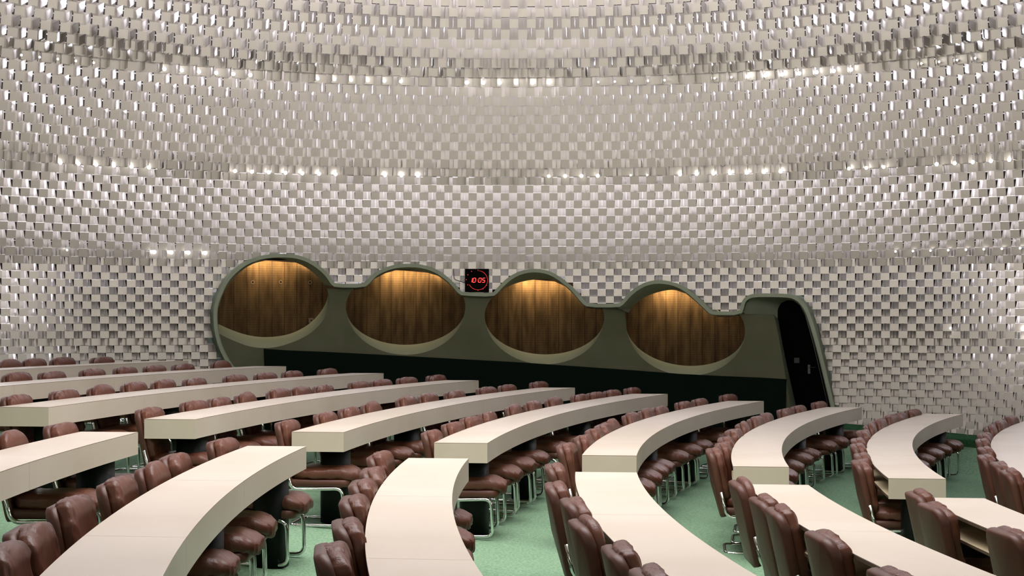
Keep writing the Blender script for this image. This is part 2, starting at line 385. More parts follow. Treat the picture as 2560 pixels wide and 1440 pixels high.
        p = ray_cyl(778, 801, RC - .02); MM = Matrix.Translation(p) @ Matrix.Rotation(-th_z(p)[0], 4, 'Z')
        h = MB(); h.box((0, 0, 0), (.075, .03, .075), 0, MM); h.box((0, -.017, 0), (.02, .006, .02), 1, MM)
        s = h.obj('wall_switch', [M['brass'], M['black']]); tag(s, 'small metal switch box on the concrete in the leftmost round opening', 'switch')

# face of the wall between the openings
DOOR_F = [(1861, 785), (1862, 770), (1867, 757), (1876, 747), (1890, 742), (1925, 741.5), (1965, 742.5), (1985, 747), (2003, 763), (2015, 786), (2035, 862), (2067, 1000), (2081, 1070)]
DOOR_B = [(1944, 800), (1944, 780), (1945, 772), (1948, 765), (1953, 758), (1960, 754), (1970, 751), (1984, 752), (2000, 764), (2012, 787), (2033, 862), (2066, 1000), (2079, 1070)]
face = [(640, 1002), (604, 945), (571, 900), (556, 868)]
face += [p for p in lower_loops[0]]
for k in (1, 2, 3):
    l0 = face[-1]; nx = lower_loops[k][0]
    face += [(l0[0] + 14, INN2_y) for INN2_y in [l0[1] + .5]] if False else []
    face += ([(1547, 769), (1561, 771)] if k == 3 else []) + list(lower_loops[k])
face += [(1861, 786), (1935, 786), (1950, 864), (1965, 949), (1985, 1075), (1800, 1075), (1300, 1060), (800, 1010)]
V = [ray_cyl(x, y, RF) for x, y in face]
fc = []
for t in tessellate_polygon([[Vector((x, -y, 0)) for x, y in face]]): fc.append(tuple(t))
# refine along the curve of the wall
me = mesh('wall_rear', V, fc); bm = bmesh.new(); bm.from_mesh(me)
bmesh.ops.subdivide_edges(bm, edges=[e for e in bm.edges if e.calc_length() > .5], cuts=5, use_grid_fill=False)
bmesh.ops.triangulate(bm, faces=bm.faces)
for v in bm.verts:
    dx, dy = v.co.x - DC[0], v.co.y - DC[1]; q = math.hypot(dx, dy); v.co.x = DC[0] + dx / q * RF; v.co.y = DC[1] + dy / q * RF
bm.to_mesh(me); bm.free()
M['face'] = noise_mix(mat('shaded_sage_plaster', srgb(98, 98, 76), 0.9, spec=.2), srgb(93, 93, 71), srgb(103, 103, 82), 1.5, bump=0.15, bdist=0.003, bscale=25)  # olive plaster, its base darkened further to hold the shade of the overhang
wr = link('wall_rear', me, M['face']); tag(wr, kind='structure')
# door recess
mb = MB(); strip(mb, [ray_cyl(x, y, RF) for x, y in DOOR_F], [ray_cyl(x, y, RB + .75) for x, y in DOOR_B])
strip(mb, [ray_cyl(x, y, RF) for x, y in [(1985, 1075), (1965, 949), (1950, 864), (1935, 786), (1861, 785)]], [ray_cyl(x, y, RB + .75) for x, y in [(2004, 1075), (1975, 949), (1957, 864), (1946, 800), (1944, 800)]])
o = mb.obj('trim_2', M['rim'], smooth=True); tag(o, kind='structure')
P = [(1944, 800), (1944, 780), (1945, 772), (1948, 765), (1953, 758), (1960, 754), (1970, 751), (1984, 751), (2000, 757), (2012, 780), (2033, 862), (2066, 1000), (2079, 1075), (2004, 1075), (1975, 949), (1957, 864)]
mb = MB(); A = [ray_cyl(x, y, RB + .76) for x, y in P]; B2 = [cyl(*th_z(p), RB + .80) for p in A]
mb.add(A + B2, [tuple(range(len(A)))[::-1], tuple(range(len(A), 2 * len(A)))] + [(i, (i + 1) % len(A), len(A) + (i + 1) % len(A), len(A) + i) for i in range(len(A))])
dr = mb.obj('door_1', M['door']); tag(dr, kind='structure')
p = ray_cyl(2023, 918, RB + .75); t = th_z(p)[0]; MM = Matrix.Translation(p) @ Matrix.Rotation(-t, 4, 'Z')
mb = MB(); mb.box((0, -.01, -.03), (.035, .012, .13), 0, MM); tube(mb, [MM @ Vector(q) for q in ((.0, -.02, 0), (0, -.05, 0), (.10, -.055, 0))], .006)
mb.obj('door_handle', mat('dark_metal', srgb(70, 70, 70), .35, .8), dr)
p = ray_cyl(1992, 901, RB + .75); MM = Matrix.Translation(p) @ Matrix.Rotation(-th_z(p)[0], 4, 'Z'); mb = MB(); mb.box((0, -.004, 0), (.075, .01, .075), 0, MM); mb.obj('door_plate', mat('door_plate', srgb(40, 38, 36), .5), dr)
# dark green carpeted lower wall, a slab standing proud of the plaster
TOPL = [(660.5, 872), (720, 876), (800, 879), (900, 884), (1000, 889.5), (1100, 895), (1200, 900.5), (1300, 906), (1400, 913), (1500, 920), (1600, 927), (1700, 935), (1800, 940), (1900, 944), (1965, 948)]
mb = MB(); T = [ray_cyl(x, y, RF - .04) for x, y in TOPL]; Tb = [cyl(*th_z(p), RF + .02) for p in T]
BT = [cyl(th_z(p)[0] + (0.0035 if i == 0 else 0), -1.9, RF - .04) for i, p in enumerate(T)]
strip(mb, T, BT); strip(mb, T, Tb); strip(mb, [Tb[0], T[0]], [BT[0] + Vector((0, .06, 0)), BT[0]]); strip(mb, [T[-1], Tb[-1]], [BT[-1], BT[-1] + Vector((0, .06, 0))])
o = mb.obj('wall_lower', M['dado']); tag(o, kind='structure')

# ------------------------------------------------------------------ dome shell and the hanging lamellae
TH_B0, TH_B1 = OUT_TZ[8][0] - .01, OUT_TZ[-1][0] + .01
def build_shell():
    V = []; F = []; na = 120; zs = [-2.6, -2, -1.4, -.8, 0, .8, 1.6, 2.4, 3.2, 4, 4.7, 5.3, 5.8, 6.2, 6.5, 6.6]
    for z in zs:
        r = dome_r(z) + (1.15 if z < 5 else 1.15 * max(0, (6.6 - z) / 1.6))
        for j in range(na):
            a = 2 * math.pi * j / na; V.append((DC[0] + r * math.cos(a), DC[1] + r * math.sin(a), ZC + z + max(0, (z - 5)) * .1))
    for i in range(len(zs) - 1):
        for j in range(na): F.append((i * na + j, i * na + (j + 1) % na, (i + 1) * na + (j + 1) % na, (i + 1) * na + j))
    tag(link('ceiling', mesh('ceiling', V, F, True), M['dark']), kind='structure')
    # crown of the dome: closed smooth cap above the topmost lamellae
    V = []; F = []; rs = [(7.0, 4.98), (6, 5.35), (4.5, 5.8), (3, 6.05), (1.5, 6.2), (.05, 6.25)]
    for r, z in rs:
        for j in range(na): a = 2 * math.pi * j / na; V.append((DC[0] + r * math.cos(a), DC[1] + r * math.sin(a), ZC + z))
    for i in range(len(rs) - 1):
        for j in range(na): F.append((i * na + j, i * na + (j + 1) % na, (i + 1) * na + (j + 1) % na, (i + 1) * na + j))
    tag(link('ceiling_crown', mesh('ceiling_crown', V, F, True), M['lamella']), kind='structure')
build_shell()

# rows: 11 per zone; zone borders are the gap lines above each ring of bulbs
GAPS = [-1.45, -.34, .77, 1.97, 3.24, 4.45, 5.05]
BASES = []                                     # (z of bottom edge, zone)
for i in (1, 2, 3): BASES.append((GAPS[0] - .1 * i, 0, -.0, -i))
for g in range(len(GAPS) - 1):
    n = 11 if g < 5 else 5
    for i in range(n + 2): BASES.append((GAPS[g] + (GAPS[g + 1] - GAPS[g]) * i / n, g, .045 + .03 * (i - n) if i >= n else 0.0, i))
COUNT = {0: 304, 1: 300, 2: 296, 3: 276, 4: 252, 5: 216}
def proj(p):
    return 1280 + FPX * p[0] / p[1], HOR - FPX * (p[2] - ZC) / p[1]
def lam_local(p, w, ov, f0=0.0, g=4):                       # local x right, y into the wall, z up; origin at bottom centre
    bk = max(ov * .16 + .012, (.085, .085, .07, .05, .05, .05)[g]); ft = (.46, .46, .50, .56, .58, .58)[g]; fm = (.47, .47, .50, .53, .54, .54)[g]; tp = (2.08, 2.08, 2.14, 2.30, 2.48, 2.48)[g]
    bt = 0.0 if g <= 1 else .02 if g == 2 else .026
    if g >= 3: bk = .012
    V = [(-w / 2, bt, 0), (w / 2, bt, 0), (w / 2, 0, p * .98), (-w / 2, 0, p * .98), (w * ft, bk, p * tp), (-w * ft, bk, p * tp), (w * fm, bk * .15, p * 1.06), (-w * fm, bk * .15, p * 1.06)]
    F = [(0, 1, 2, 3), (3, 2, 6, 7), (7, 6, 4, 5)]
    d = max(ov, .075)
    V += [(0, .014, p * 2.05), (0, -d, p * 2.0), (0, -d * .9, p * 1.02), (0, .003, p * 1.02)]
    F += [(8, 9, 10, 11)]
    if f0 > 0: V = [(x, y, max(z, min(f0, 1.9) * p)) for x, y, z in V]
    return V, F
def build_lamellae():
    V = []; F = []; cand = []; RV = []; RFc = []
    for bi, (z, g, back, ii) in enumerate(BASES):
        n = COUNT[g]; p = (GAPS[g + 1] - GAPS[g]) / (11 if g < 5 else 5); r = dome_r(z) - .02 + back
        ov = max(.03, dome_r(z) - dome_r(z + 2 * p) + .02)
        wd = 2 * math.pi * r / n * .5 * 1.02
        lv, lf = lam_local(p, wd, ov, 0.0, g)
        for c in range(n):
            th = 2 * math.pi * (c + .5 * (ii % 2)) / n + .0007 * g
            x, y = DC[0] + r * math.sin(th), DC[1] + r * math.cos(th)
            if y < -0.9: pass
            s_ = (th if th < math.pi else th - 2 * math.pi) * RB
            LV = lv
            if abs(s_) < 8:
                if in_poly(s_, z + p * 1.75, OUT_POLY): continue
                f0 = 0.0
                while f0 < 1.75 and in_poly(s_, z + p * f0, OUT_POLY): f0 += .1
                if f0 > 0: LV, _ = lam_local(p, wd, ov, max(0, f0 - .3), g)
            if z_floor(x, y) > z + p * 1.2: continue
            ca, sa = math.cos(th), math.sin(th); jt = random.uniform(-.02, .02); jy = random.uniform(-.004, .004)
            vis = False
            if y > 3:
                u, v = proj((x, y, z + p + ZC)); vis = -10 < u < 2570 and -15 < v < 900
            W = []
            for lx, ly, lz in LV:
                X = x + ca * lx + sa * (ly + jy + lx * jt); Y = y - sa * lx + ca * (ly + jy + lx * jt)
                W.append((X, Y, ZC + z + lz))
            if vis and 0 < u < 2560 and 0 < v < 1000: cand.append((wd * p / (y * y), len(V) // 12, th, x, y, z, g, bi, jt, jy))
            k = len(V); V += W; F += [tuple(i + k for i in f) for f in lf]
        # suspension rail of this row
        rr = r + max(ov * .16 + .012, (.085, .085, .07, .03, .03, .03)[g]) + .014; zr = z + 2 * p + .004; k = len(RV); na = 480
        for j in range(na):
            a = 2 * math.pi * j / na; s_ = ((a + math.pi) % (2 * math.pi) - math.pi) * RB
            for dr, dz in ((0, 0), (0, .014), (.012, .014), (.012, 0)): RV.append((DC[0] + (rr + dr) * math.sin(a), DC[1] + (rr + dr) * math.cos(a), ZC + zr + dz))
        for j in range(na):
            a = 2 * math.pi * (j + .5) / na; s_ = ((a + math.pi) % (2 * math.pi) - math.pi) * RB
            if abs(s_) < 8 and in_poly(s_, zr, OUT_POLY): continue
            if z_floor(DC[0] + rr * math.sin(a), DC[1] + rr * math.cos(a)) > zr: continue
            j2 = (j + 1) % na
            for q in range(4): RFc.append((k + 4 * j + q, k + 4 * j2 + q, k + 4 * j2 + (q + 1) % 4, k + 4 * j + (q + 1) % 4))
    cand.sort(key=lambda t: -t[0]); pick = {c[1] for c in cand[:300]}
    Fk = [f for f in F if (f[0] // 12) not in pick]
    # compact
    Va = np.array(V, dtype=np.float32); used = np.zeros(len(V), bool)
    for f in Fk: used[list(f)] = True
    idx = np.cumsum(used) - 1; Fk = [tuple(int(idx[i]) for i in f) for f in Fk]
    o = link('dome_lamellae', mesh('dome_lamellae', Va[used].tolist(), Fk), M['lamella'])
    tag(o, 'rows of small square aluminium lamellae hanging as a lining over the whole dome', 'cladding', kind='stuff')
    shared = {}
    for sc, vi, th, x, y, z, g, bi, jt, jy in cand[:300]:
        p = (GAPS[g + 1] - GAPS[g]) / 11
        if bi not in shared:
            r = dome_r(z) - .02; ov = max(.03, dome_r(z) - dome_r(z + 2 * p) + .02); n = COUNT[g]
            lv, lf = lam_local(p, 2 * math.pi * r / n * .51, ov, 0.0, g); shared[bi] = mesh('lamella', lv, lf)
        o = link('lamella', shared[bi], M['lamella'])
        o.location = (x + math.sin(th) * jy, y + math.cos(th) * jy, ZC + z); o.rotation_euler = (0, 0, -th + jt)
        side = 'left' if x < 0 else 'right'
        tag(o, 'square aluminium lamella in the dome lining, high up at the %s edge' % side, 'lamella', 'nearest aluminium lamellae at the %s edge of the dome' % side)
    o = link('suspension_rails', mesh('suspension_rails', RV, RFc), M['rail']); tag(o, 'thin pale rails behind the hanging lamellae that carry them', 'rail', kind='stuff')
build_lamellae()

# bulbs: rings just above each gap line; where the photo shows them bare they hang at the front of the lining
RINGS = [(3, 1.97 + 1.27 + .035, 276, [(40, 110, .5), (130, 240, .5), (375, 665, 1), (765, 1035, .8), (1140, 1400, 1), (1480, 1700, .4), (1745, 1850, .7), (1855, 2170, 1), (2285, 2470, .7)]),
         (2, 1.97 + .115, 290, [(140, 375, 1), (575, 842, 1), (955, 1050, .9), (1185, 1200, 1), (1350, 1380, .8), (1385, 1500, 1), (1540, 1625, .7), (1690, 1960, 1), (2105, 2245, .8), (2325, 2560, 1)]),
         (1, .77 + .19, 300, [(145, 200, .6), (355, 530, 1), (2225, 2560, .55)]),
         (0, -.34 + .24, 300, [(2535, 2560, 1), (2360, 2400, .5)])]
bm_ = MB()
def sphere(mb, c, r, n=8, k=6, m=0):
    V = [(c[0], c[1], c[2] - r)]; 
    for i in range(1, k):
        a = math.pi * i / k
        for j in range(n): V.append((c[0] + r * math.sin(a) * math.cos(2 * math.pi * j / n), c[1] + r * math.sin(a) * math.sin(2 * math.pi * j / n), c[2] - r * math.cos(a)))
    V.append((c[0], c[1], c[2] + r)); F = [(0, 1 + (j + 1) % n, 1 + j) for j in range(n)]
    for i in range(k - 2):
        for j in range(n): F.append((1 + i * n + j, 1 + i * n + (j + 1) % n, 1 + (i + 1) * n + (j + 1) % n, 1 + (i + 1) * n + j))
    e = len(V) - 1; F += [(1 + (k - 2) * n + j, 1 + (k - 2) * n + (j + 1) % n, e) for j in range(n)]
    mb.add(V, F, m)
bulbs = {}
def bulb_mesh(r):
    if r not in bulbs:
        mb = MB(); sphere(mb, (0, 0, 0), r); a = mesh('globe', mb.V, mb.F, True)
        mb = MB(); tube(mb, [(0, r * .8, 0), (0, r * .8 + .05, 0)], .010); bulbs[r] = (a, mesh('socket', mb.V, mb.F, True))
    return bulbs[r]
RN = ['top', 'second', 'third', 'lowest']
cnt = {}; BUL = []
ORDB = ['first', 'second', 'third', 'fourth', 'fifth', 'sixth', 'seventh', 'eighth', 'ninth', 'tenth', 'eleventh', 'twelfth', 'thirteenth']
for ri, (g, z, n, segs) in enumerate(RINGS):
    k = 0
    for c in range(n):
        th = 2 * math.pi * (c + .25) / n
        if th > math.pi: th -= 2 * math.pi
        if abs(th) > 1.0: continue
        rr = dome_r(z) - .055
        x, y = DC[0] + rr * math.sin(th), DC[1] + rr * math.cos(th); u, v = proj((x, y, ZC + z))
        hit = [s for s in segs if s[0] <= u <= s[1]]
        if not hit: continue
        r = .026 * hit[0][2] ** .5 if hit[0][2] > .75 else .014
        a, b = bulb_mesh(round(r, 4)); e = empty('light_bulb', (x, y, ZC + z), -th)
        link('globe', a, M['bulb'], e); link('socket', b, M['socket'], e)
        si = segs.index(hit[0]); cnt[(ri, si)] = cnt.get((ri, si), 0) + 1
        BUL.append((ri, si, u, e))

for ri in range(4):
    for si in {b[1] for b in BUL if b[0] == ri}:
        for q, (_, _, u, e) in enumerate(sorted((b for b in BUL if b[0] == ri and b[1] == si), key=lambda b: b[2])):
            tag(e, 'bare bulb, %s from left in the %s lit run of the %s bulb ring' % (ORDB[q], ORDB[si], RN[ri]), 'light bulb', 'bare bulbs of the %s ring on the dome' % RN[ri])

# ring lamps: bulb rings all round the dome (room side behind the viewer) and the lamps in the cavity behind the lining
def ring_lights(name, zs, n, dr, power, tilt, inward=True, sel=None, hgt=.05, col=(1, .97, .95), spread=180):
    for z in zs:
        rr = dome_r(z) + dr
        for j in range(n):
            th = 2 * math.pi * (j + .5) / n; t = (th + math.pi) % (2 * math.pi) - math.pi
            if sel and not sel(t, z): continue
            area(name, (DC[0] + rr * math.sin(th), DC[1] + rr * math.cos(th), ZC + z), (math.radians(90 + tilt), 0, math.pi - th), 2 * math.pi * rr / n * .96, hgt, power, col, spread=spread)
ring_lights('bulb_ring_light', (4.25, 3.30, 2.09), 16, -.12, 42, 20, sel=lambda t, z: abs(t) > 1.75, col=(1, .96, .92), spread=100)
CV = (.93, .95, 1.12)
ring_lights('cavity_light', (4.75, 4.35, 3.95, 3.55), 16, .45, 58, 0, sel=lambda t, z: abs(t) < 1.2, col=CV)
ring_lights('cavity_light', (3.2, 2.85, 2.5, 2.15, 1.8), 16, .45, 39, 0, sel=lambda t, z: abs(t) < 1.2, col=CV)
ring_lights('cavity_light', (1.5, 1.15), 16, .45, 21, 0, sel=lambda t, z: abs(t) < 1.2, col=CV)
ring_lights('cavity_light', (.75, .4, 0, -.45), 32, .45, 22, 0, sel=lambda t, z: .62 < abs(t) < 1.2, col=CV)

# ------------------------------------------------------------------ desks
AISLE = (11.099, -0.116); FAR = (18.854, -0.115); AISLE2 = (9.849, -0.093)
def cut(R, ln):                              # angle on the arc where it meets the line y = a + b x (left side of the circle)
    a, b = ln; lo, hi = math.pi * .5, math.pi * 1.5
    f = lambda t: (AC[1] + R * math.sin(t)) - (a + b * (AC[0] + R * math.cos(t)))
    for _ in range(60):
        m_ = (lo + hi) / 2
        if f(m_) > 0: lo = m_
        else: hi = m_
    return (lo + hi) / 2
def apt(R, t, z): return (AC[0] + R * math.cos(t), AC[1] + R * math.sin(t), z)
ORD = ['first', 'second', 'third', 'fourth', 'fifth', 'sixth', 'seventh', 'eighth', 'ninth', 'tenth', 'eleventh', 'twelfth']
def build_desk(k, ln0, ln1, secs, peds, label, group):
    # from ln0 (near the aisle) to ln1; s = 0 outer (chair side), 1 inner
    Ro, Ri = R_OUT[k], R_OUT[k] - DESK_W; zt = ZC + Z_TOP[k]
    to = (cut(Ro, ln0), cut(Ro, ln1)); ti = (cut(Ri, ln0), cut(Ri, ln1))
    def P(s, u, z, ins=0.0):
        R = Ro + (Ri - Ro) * s; t = (to[0] + (to[1] - to[0]) * u) * (1 - s) + (ti[0] + (ti[1] - ti[0]) * u) * s
        return Vector(apt(R, t, z))
    L = abs(to[1] - to[0]) * Ro
    root = empty('curved_desk', P(.5, .5, zt - DESK_H)); inv = root.location.copy()
    us = [0] + [s_ / L for s_ in secs if s_ < L - .5] + [1]
    for a, b in zip(us, us[1:]):
        n = max(6, int((b - a) * L / .12)); e0 = 0 if a == 0 else .0018 / L; e1 = 0 if b == 1 else .0018 / L
        uu = [a + e0 + (b - a - e0 - e1) * i / n for i in range(n + 1)]; mb = MB()
        def slab(s0, s1, z0, z1, m=0, m_o=None):
            V = []; 
            for u in uu: V += [P(s0, u, z0) - inv, P(s1, u, z0) - inv, P(s1, u, z1) - inv, P(s0, u, z1) - inv]
            F = []; mi = []
            for i in range(n):
                for q in range(4):
                    F.append((4 * i + q, 4 * i + (q + 1) % 4, 4 * i + 4 + (q + 1) % 4, 4 * i + 4 + q)); mi.append(m_o if (q == 3 and m_o is not None) else m)
            F += [(3, 2, 1, 0), (4 * n, 4 * n + 1, 4 * n + 2, 4 * n + 3)]; mi += [m, m]
            kk = len(mb.V); mb.V += [tuple(v) for v in V]; mb.F += [tuple(i + kk for i in f) for f in F]; mb.mi += mi
        zb = zt - DESK_T
        slab(0, 1, zt - .0015, zt)                                  # top laminate
        slab(0.006, .998, zt - .004, zt - .0015, 1)                 # dark joint line
        slab(0, 1, zt - .022, zt - .004, 0, 1)                      # top board
        slab(.955, 1, zb, zt - .022, 0)                             # front fascia
        slab(0.01, .955, zb, zb + .018, 2, 1)                       # shelf board
        for end, u0, sg in ((a == 0, 0, 1), (b == 1, 1, -1)):
            if not end: continue
            V = []
            for uo in (u0 - sg * .0012 / L, u0 + sg * .018 / L):
                for s_ in (0, 1):
                    for z in (zb, zt - .0045): V.append(P(s_, uo, z) - inv)
            mb.add(V, [(0, 1, 3, 2), (4, 6, 7, 5), (0, 4, 5, 1), (2, 3, 7, 6), (0, 2, 6, 4), (1, 5, 7, 3)], 0)
        mb.obj('desk_section', [M['laminate'], M['lam_edge'], M['lam_in']], root)
    for d in peds:
        if d > L - .2: continue
        u = d / L; c = P(.62, u, 0); dirt = (P(.62, u + .001, 0) - P(.62, u - .001, 0)).normalized(); nr = Vector((-dirt.y, dirt.x, 0))
        mb = MB(); V = []; n = 24; zf = ZC + z_floor(c.x, c.y) - .02
        for z in (zf, zt - DESK_T):
            for i in range(n):
                a_ = 2 * math.pi * i / n; ca, sa = math.cos(a_), math.sin(a_)
                v = dirt * (.15 * math.copysign(abs(ca) ** .75, ca)) + nr * (.115 * math.copysign(abs(sa) ** .75, sa)); V.append(Vector((c.x, c.y, z)) + v - inv)
        mb.add(V, [(i, (i + 1) % n, n + (i + 1) % n, n + i) for i in range(n)] + [tuple(range(n))[::-1], tuple(range(n, 2 * n))])
        o = mb.obj('pedestal', M['pedestal'], root)
        for f in o.data.polygons: f.use_smooth = len(f.vertices) == 4
    tag(root, label, 'desk', group)
    return root
nmA = {-2: 'farthest back at the left, behind all the others', -1: 'beyond the aisle, second farthest, cut by the left edge', 0: 'beyond the aisle, leftmost of those showing a near end', 1: 'beyond the aisle, second from left showing a near end',
       2: 'beyond the aisle, third from left showing a near end', 3: 'beyond the aisle, the middle one with a near end', 4: 'beyond the aisle, third from right showing a near end', 5: 'beyond the aisle, second from right showing a near end',
       6: 'beyond the aisle, rightmost of those showing a near end', 7: 'beyond the aisle, cut by the right edge'}
for k in ROWS:
    if k >= 6: secs = [1.85, 3.9, 5.9, 7.4]
    else: secs = [1.9 + 1.95 * i for i in range(5)]
    build_desk(k, AISLE, FAR, secs, [.38, 2.7, 5.0, 7.2], 'cream curved desk, %s' % nmA[k], 'curved desks beyond the aisle')
nmB = {1: 'at the left frame edge', 2: 'second from the left, sweeping to the bottom left', 3: 'third from the left, left of the centre', 4: 'right of the centre', 5: 'sweeping to the bottom right corner', 6: 'rightmost, showing its open shelf'}
for k in range(1, 7):
    build_desk(k, AISLE2, (3.4, -.1), [2.15, 4.2], [.42, 2.6, 4.8], 'near cream curved desk, %s' % nmB[k], 'curved desks before the aisle')

# ------------------------------------------------------------------ chairs
def sgnpow(v, e): return math.copysign(abs(v) ** e, v)
def cushion(ax, ay, az, seed, ex=.55, wr=1.0, nu=72, nv=44, fn=None):
    """puffy pillow: superellipsoid with gathered pleats; local axes: x thickness, y width, z height"""
    out = []
    for i in range(nv + 1):
        ph = -math.pi / 2 + math.pi * i / nv
        for j in range(nu):
            la = 2 * math.pi * j / nu
            x = ax * sgnpow(math.cos(ph), ex + .1) * sgnpow(math.cos(la), .75)
            y = ay * sgnpow(math.cos(ph), ex) * sgnpow(math.sin(la), ex + .08)
            z = az * sgnpow(math.sin(ph), ex + .08)
            v = Vector((x, y, z)); e = max(abs(y) / ay, abs(z) / az); top = z / az
            warp = .02 * noise.noise(Vector((y * 8, z * 6, seed + 3.0)))
            yy = y + warp + y * .25 * top
            fine = (1 - 2.2 * abs(noise.noise(Vector((yy * 42, z * 3.5, seed * 3.1))))) * (.25 + .75 * smooth(.35, .95, e))
            fold = 1 - 3.0 * abs(noise.noise(Vector((yy * 13 + z * 7, z * 9 - yy * 4, seed * 1.7 + 9))))
            soft = noise.noise(Vector((y * 7, z * 7, seed + 40.0)))
            d = wr * (  .003 * fine + .0055 * max(-.3, fold) * smooth(.3, .9, e) + .006 * soft)
            sx_ = 1 if x > 0 else -1
            v2 = v + Vector((sx_ * d * smooth(.0, .35, abs(x) / ax), (1 if y > 0 else -1) * d * .7 * e, d * .8 * top))
            out.append(fn(v2) if fn else v2)
    F = [(i * nu + j, i * nu + (j + 1) % nu, (i + 1) * nu + (j + 1) % nu, (i + 1) * nu + j) for i in range(nv) for j in range(nu)]
    return out, F
LEAN = math.radians(12)
def shell_slab(W, T, H, nx=14, nz=20, bow=.03, rtop=.10, rbot=.05):
    """upholstered back shell: rounded slab standing in the yz plane, bowed, origin bottom centre"""
    V = []; n = 40; prof = []
    for i in range(n):                        # rounded-rectangle outline in yz
        pass
    def outline(inset):
        P = []; w, h = W / 2 - inset, H - inset
        for cx, cz, r, a0 in ((w, h, rtop - inset * .5, 0), (-w, h, rtop - inset * .5, 90), (-w, inset, rbot - inset * .3, 180), (w, inset, rbot - inset * .3, 270)):
            for q in range(7):
                a = math.radians(a0 + 90 * q / 6); ox = cx - math.copysign(r, cx); oz = (cz - r) if a0 < 180 else (cz + r)
                P.append((ox + r * math.cos(a), oz + r * math.sin(a)))
        return P
    rings = []
    for x, ins in ((-T / 2, .03), (-T / 2, .014), (-T / 2 * .8, .003), (0, 0), (T / 2 * .8, .003), (T / 2, .014), (T / 2, .03)):
        rings.append([(x, y, z) for y, z in outline(ins)])
    m_ = len(rings[0])
    for rg in rings: V += rg
    F = [(a * m_ + i, (a + 1) * m_ + i, (a + 1) * m_ + (i + 1) % m_, a * m_ + (i + 1) % m_) for a in range(len(rings) - 1) for i in range(m_)]
    # caps: grid fill by rows between opposite sides
    def cap(base, x, flip):
        P = rings[0 if base == 0 else -1]; rows_ = 10; k0 = len(V)
        zs = np.linspace(min(p[2] for p in P), max(p[2] for p in P), rows_)
        c = (0, 0)
        V.append((x, 0, H * .5)); ci = len(V) - 1
        for i in range(m_):
            a, b = base + i, base + (i + 1) % m_; F.append((a, ci, b) if flip else (b, ci, a))
    cap(0, -T / 2 - .004, False); cap((len(rings) - 1) * m_, T / 2 + .0, True)
    V2 = []
    for x, y, z in V: V2.append(Vector((x + bow * (y / (W / 2)) ** 2, y, z)))
    return V2, F
def lean(v, z0, x0):
    dz = v.z; return Vector((x0 + v.x * math.cos(LEAN) - dz * math.sin(LEAN), v.y, z0 + dz * math.cos(LEAN) + v.x * math.sin(LEAN)))
CH = {}
def chair_meshes():
    V, F = shell_slab(.44, .055, .54); CH['back_shell'] = mesh('back_shell', [lean(v, .29, -.285) for v in V], F, True)
    for s in range(4):
        hh = (.226, .217, .231, .221)[s]
        def fn(v, s=s, hh=hh):
            z = v.z; tz = (z + hh) / (2 * hh)
            v.x += .010 * math.exp(-((tz - .88) / .12) ** 2) * (1 if v.x > 0 else .2)     # head roll
            if s % 2 == 0: v.x += .012 * math.sin(v.y * 14 + s) * max(0, tz - .5)
            v.y *= 1 - .05 * (1 - tz)
            v.x += .022 * (v.y / .21) ** 2
            return lean(v + Vector((.044, 0, hh + .10)), .29, -.275)
        V, F = cushion(.047, .208, hh, s * 7 + 1, ex=.46 if s != 2 else .6, wr=(1.0, 1.2, .35, 1.1)[s], fn=fn)
        CH['back_cushion%d' % s] = mesh('back_cushion', V, F, True)
    for s in range(2):
        def fs(v, s=s):
            # v: x thickness->z, y width, z length->x
            x, y, z = v.z, v.y, v.x
            z += -.035 * smooth(.12, .29, x); 
            z += .006 * math.sin(y * 30 + s) * smooth(-.1, .25, x)
            return Vector((x + .003, y, z + .415))
        V, F = cushion(.054, .222, .262, s * 11 + 3, ex=.45, wr=1.1, fn=fs)
        CH['seat_cushion%d' % s] = mesh('seat_cushion', V, [f[::-1] for f in F], True)
    V, F = shell_slab(.45, .06, .50, bow=0, rtop=.08, rbot=.06)
    CH['seat_shell'] = mesh('seat_shell', [Vector((-.28 + v.z, v.y, .345 + v.x)) for v in V], F, True)
    mb = MB(); V = []
    for i in range(9):
        for j in range(9):
            x = -.13 + .30 * i / 8; y = -.15 + .30 * j / 8; q = max(0, 1 - ((x - .02) / .15) ** 2) * max(0, 1 - (y / .15) ** 2); V.append((x, y, .316 - .03 * q ** .5))
    mb.add(V, [(i * 9 + j, i * 9 + j + 1, i * 9 + j + 10, i * 9 + j + 9) for i in range(8) for j in range(8)]); CH['seat_underside'] = mesh('seat_underside', mb.V, mb.F, True)
    mb = MB(); r = .0142; Y = .233
    side = lambda s: [(-.292, s * Y, .50), (-.245, s * Y, .297), (.165, s * Y, .308), (.175, s * Y, r), (-.26, s * Y, r)]
    L = fillet(side(1) + [(-.26, 0, r)], .065); L = [p for p in L]
    R = fillet([(-.26, 0, r)] + side(-1)[::-1], .065)
    tube(mb, L + R[1:], r, 8)
    CH['frame'] = mesh('frame', mb.V, mb.F, True)
chair_meshes()
def add_chair(x, y, z, rz, v, label, group):
    e = empty('cantilever_chair', (x, y, z), rz)
    link('back_shell', CH['back_shell'], M['leather_shell'], e)
    link('back_cushion', CH['back_cushion%d' % (v % 4)], M['leather'], e)
    link('seat_shell', CH['seat_shell'], M['leather_shell'], e)
    link('seat_cushion', CH['seat_cushion%d' % (v % 2)], M['leather'], e)
    link('seat_underside', CH['seat_underside'], M['ochre'], e)
    link('frame', CH['frame'], M['chrome'], e)
    tag(e, label, 'chair', group)
    return e
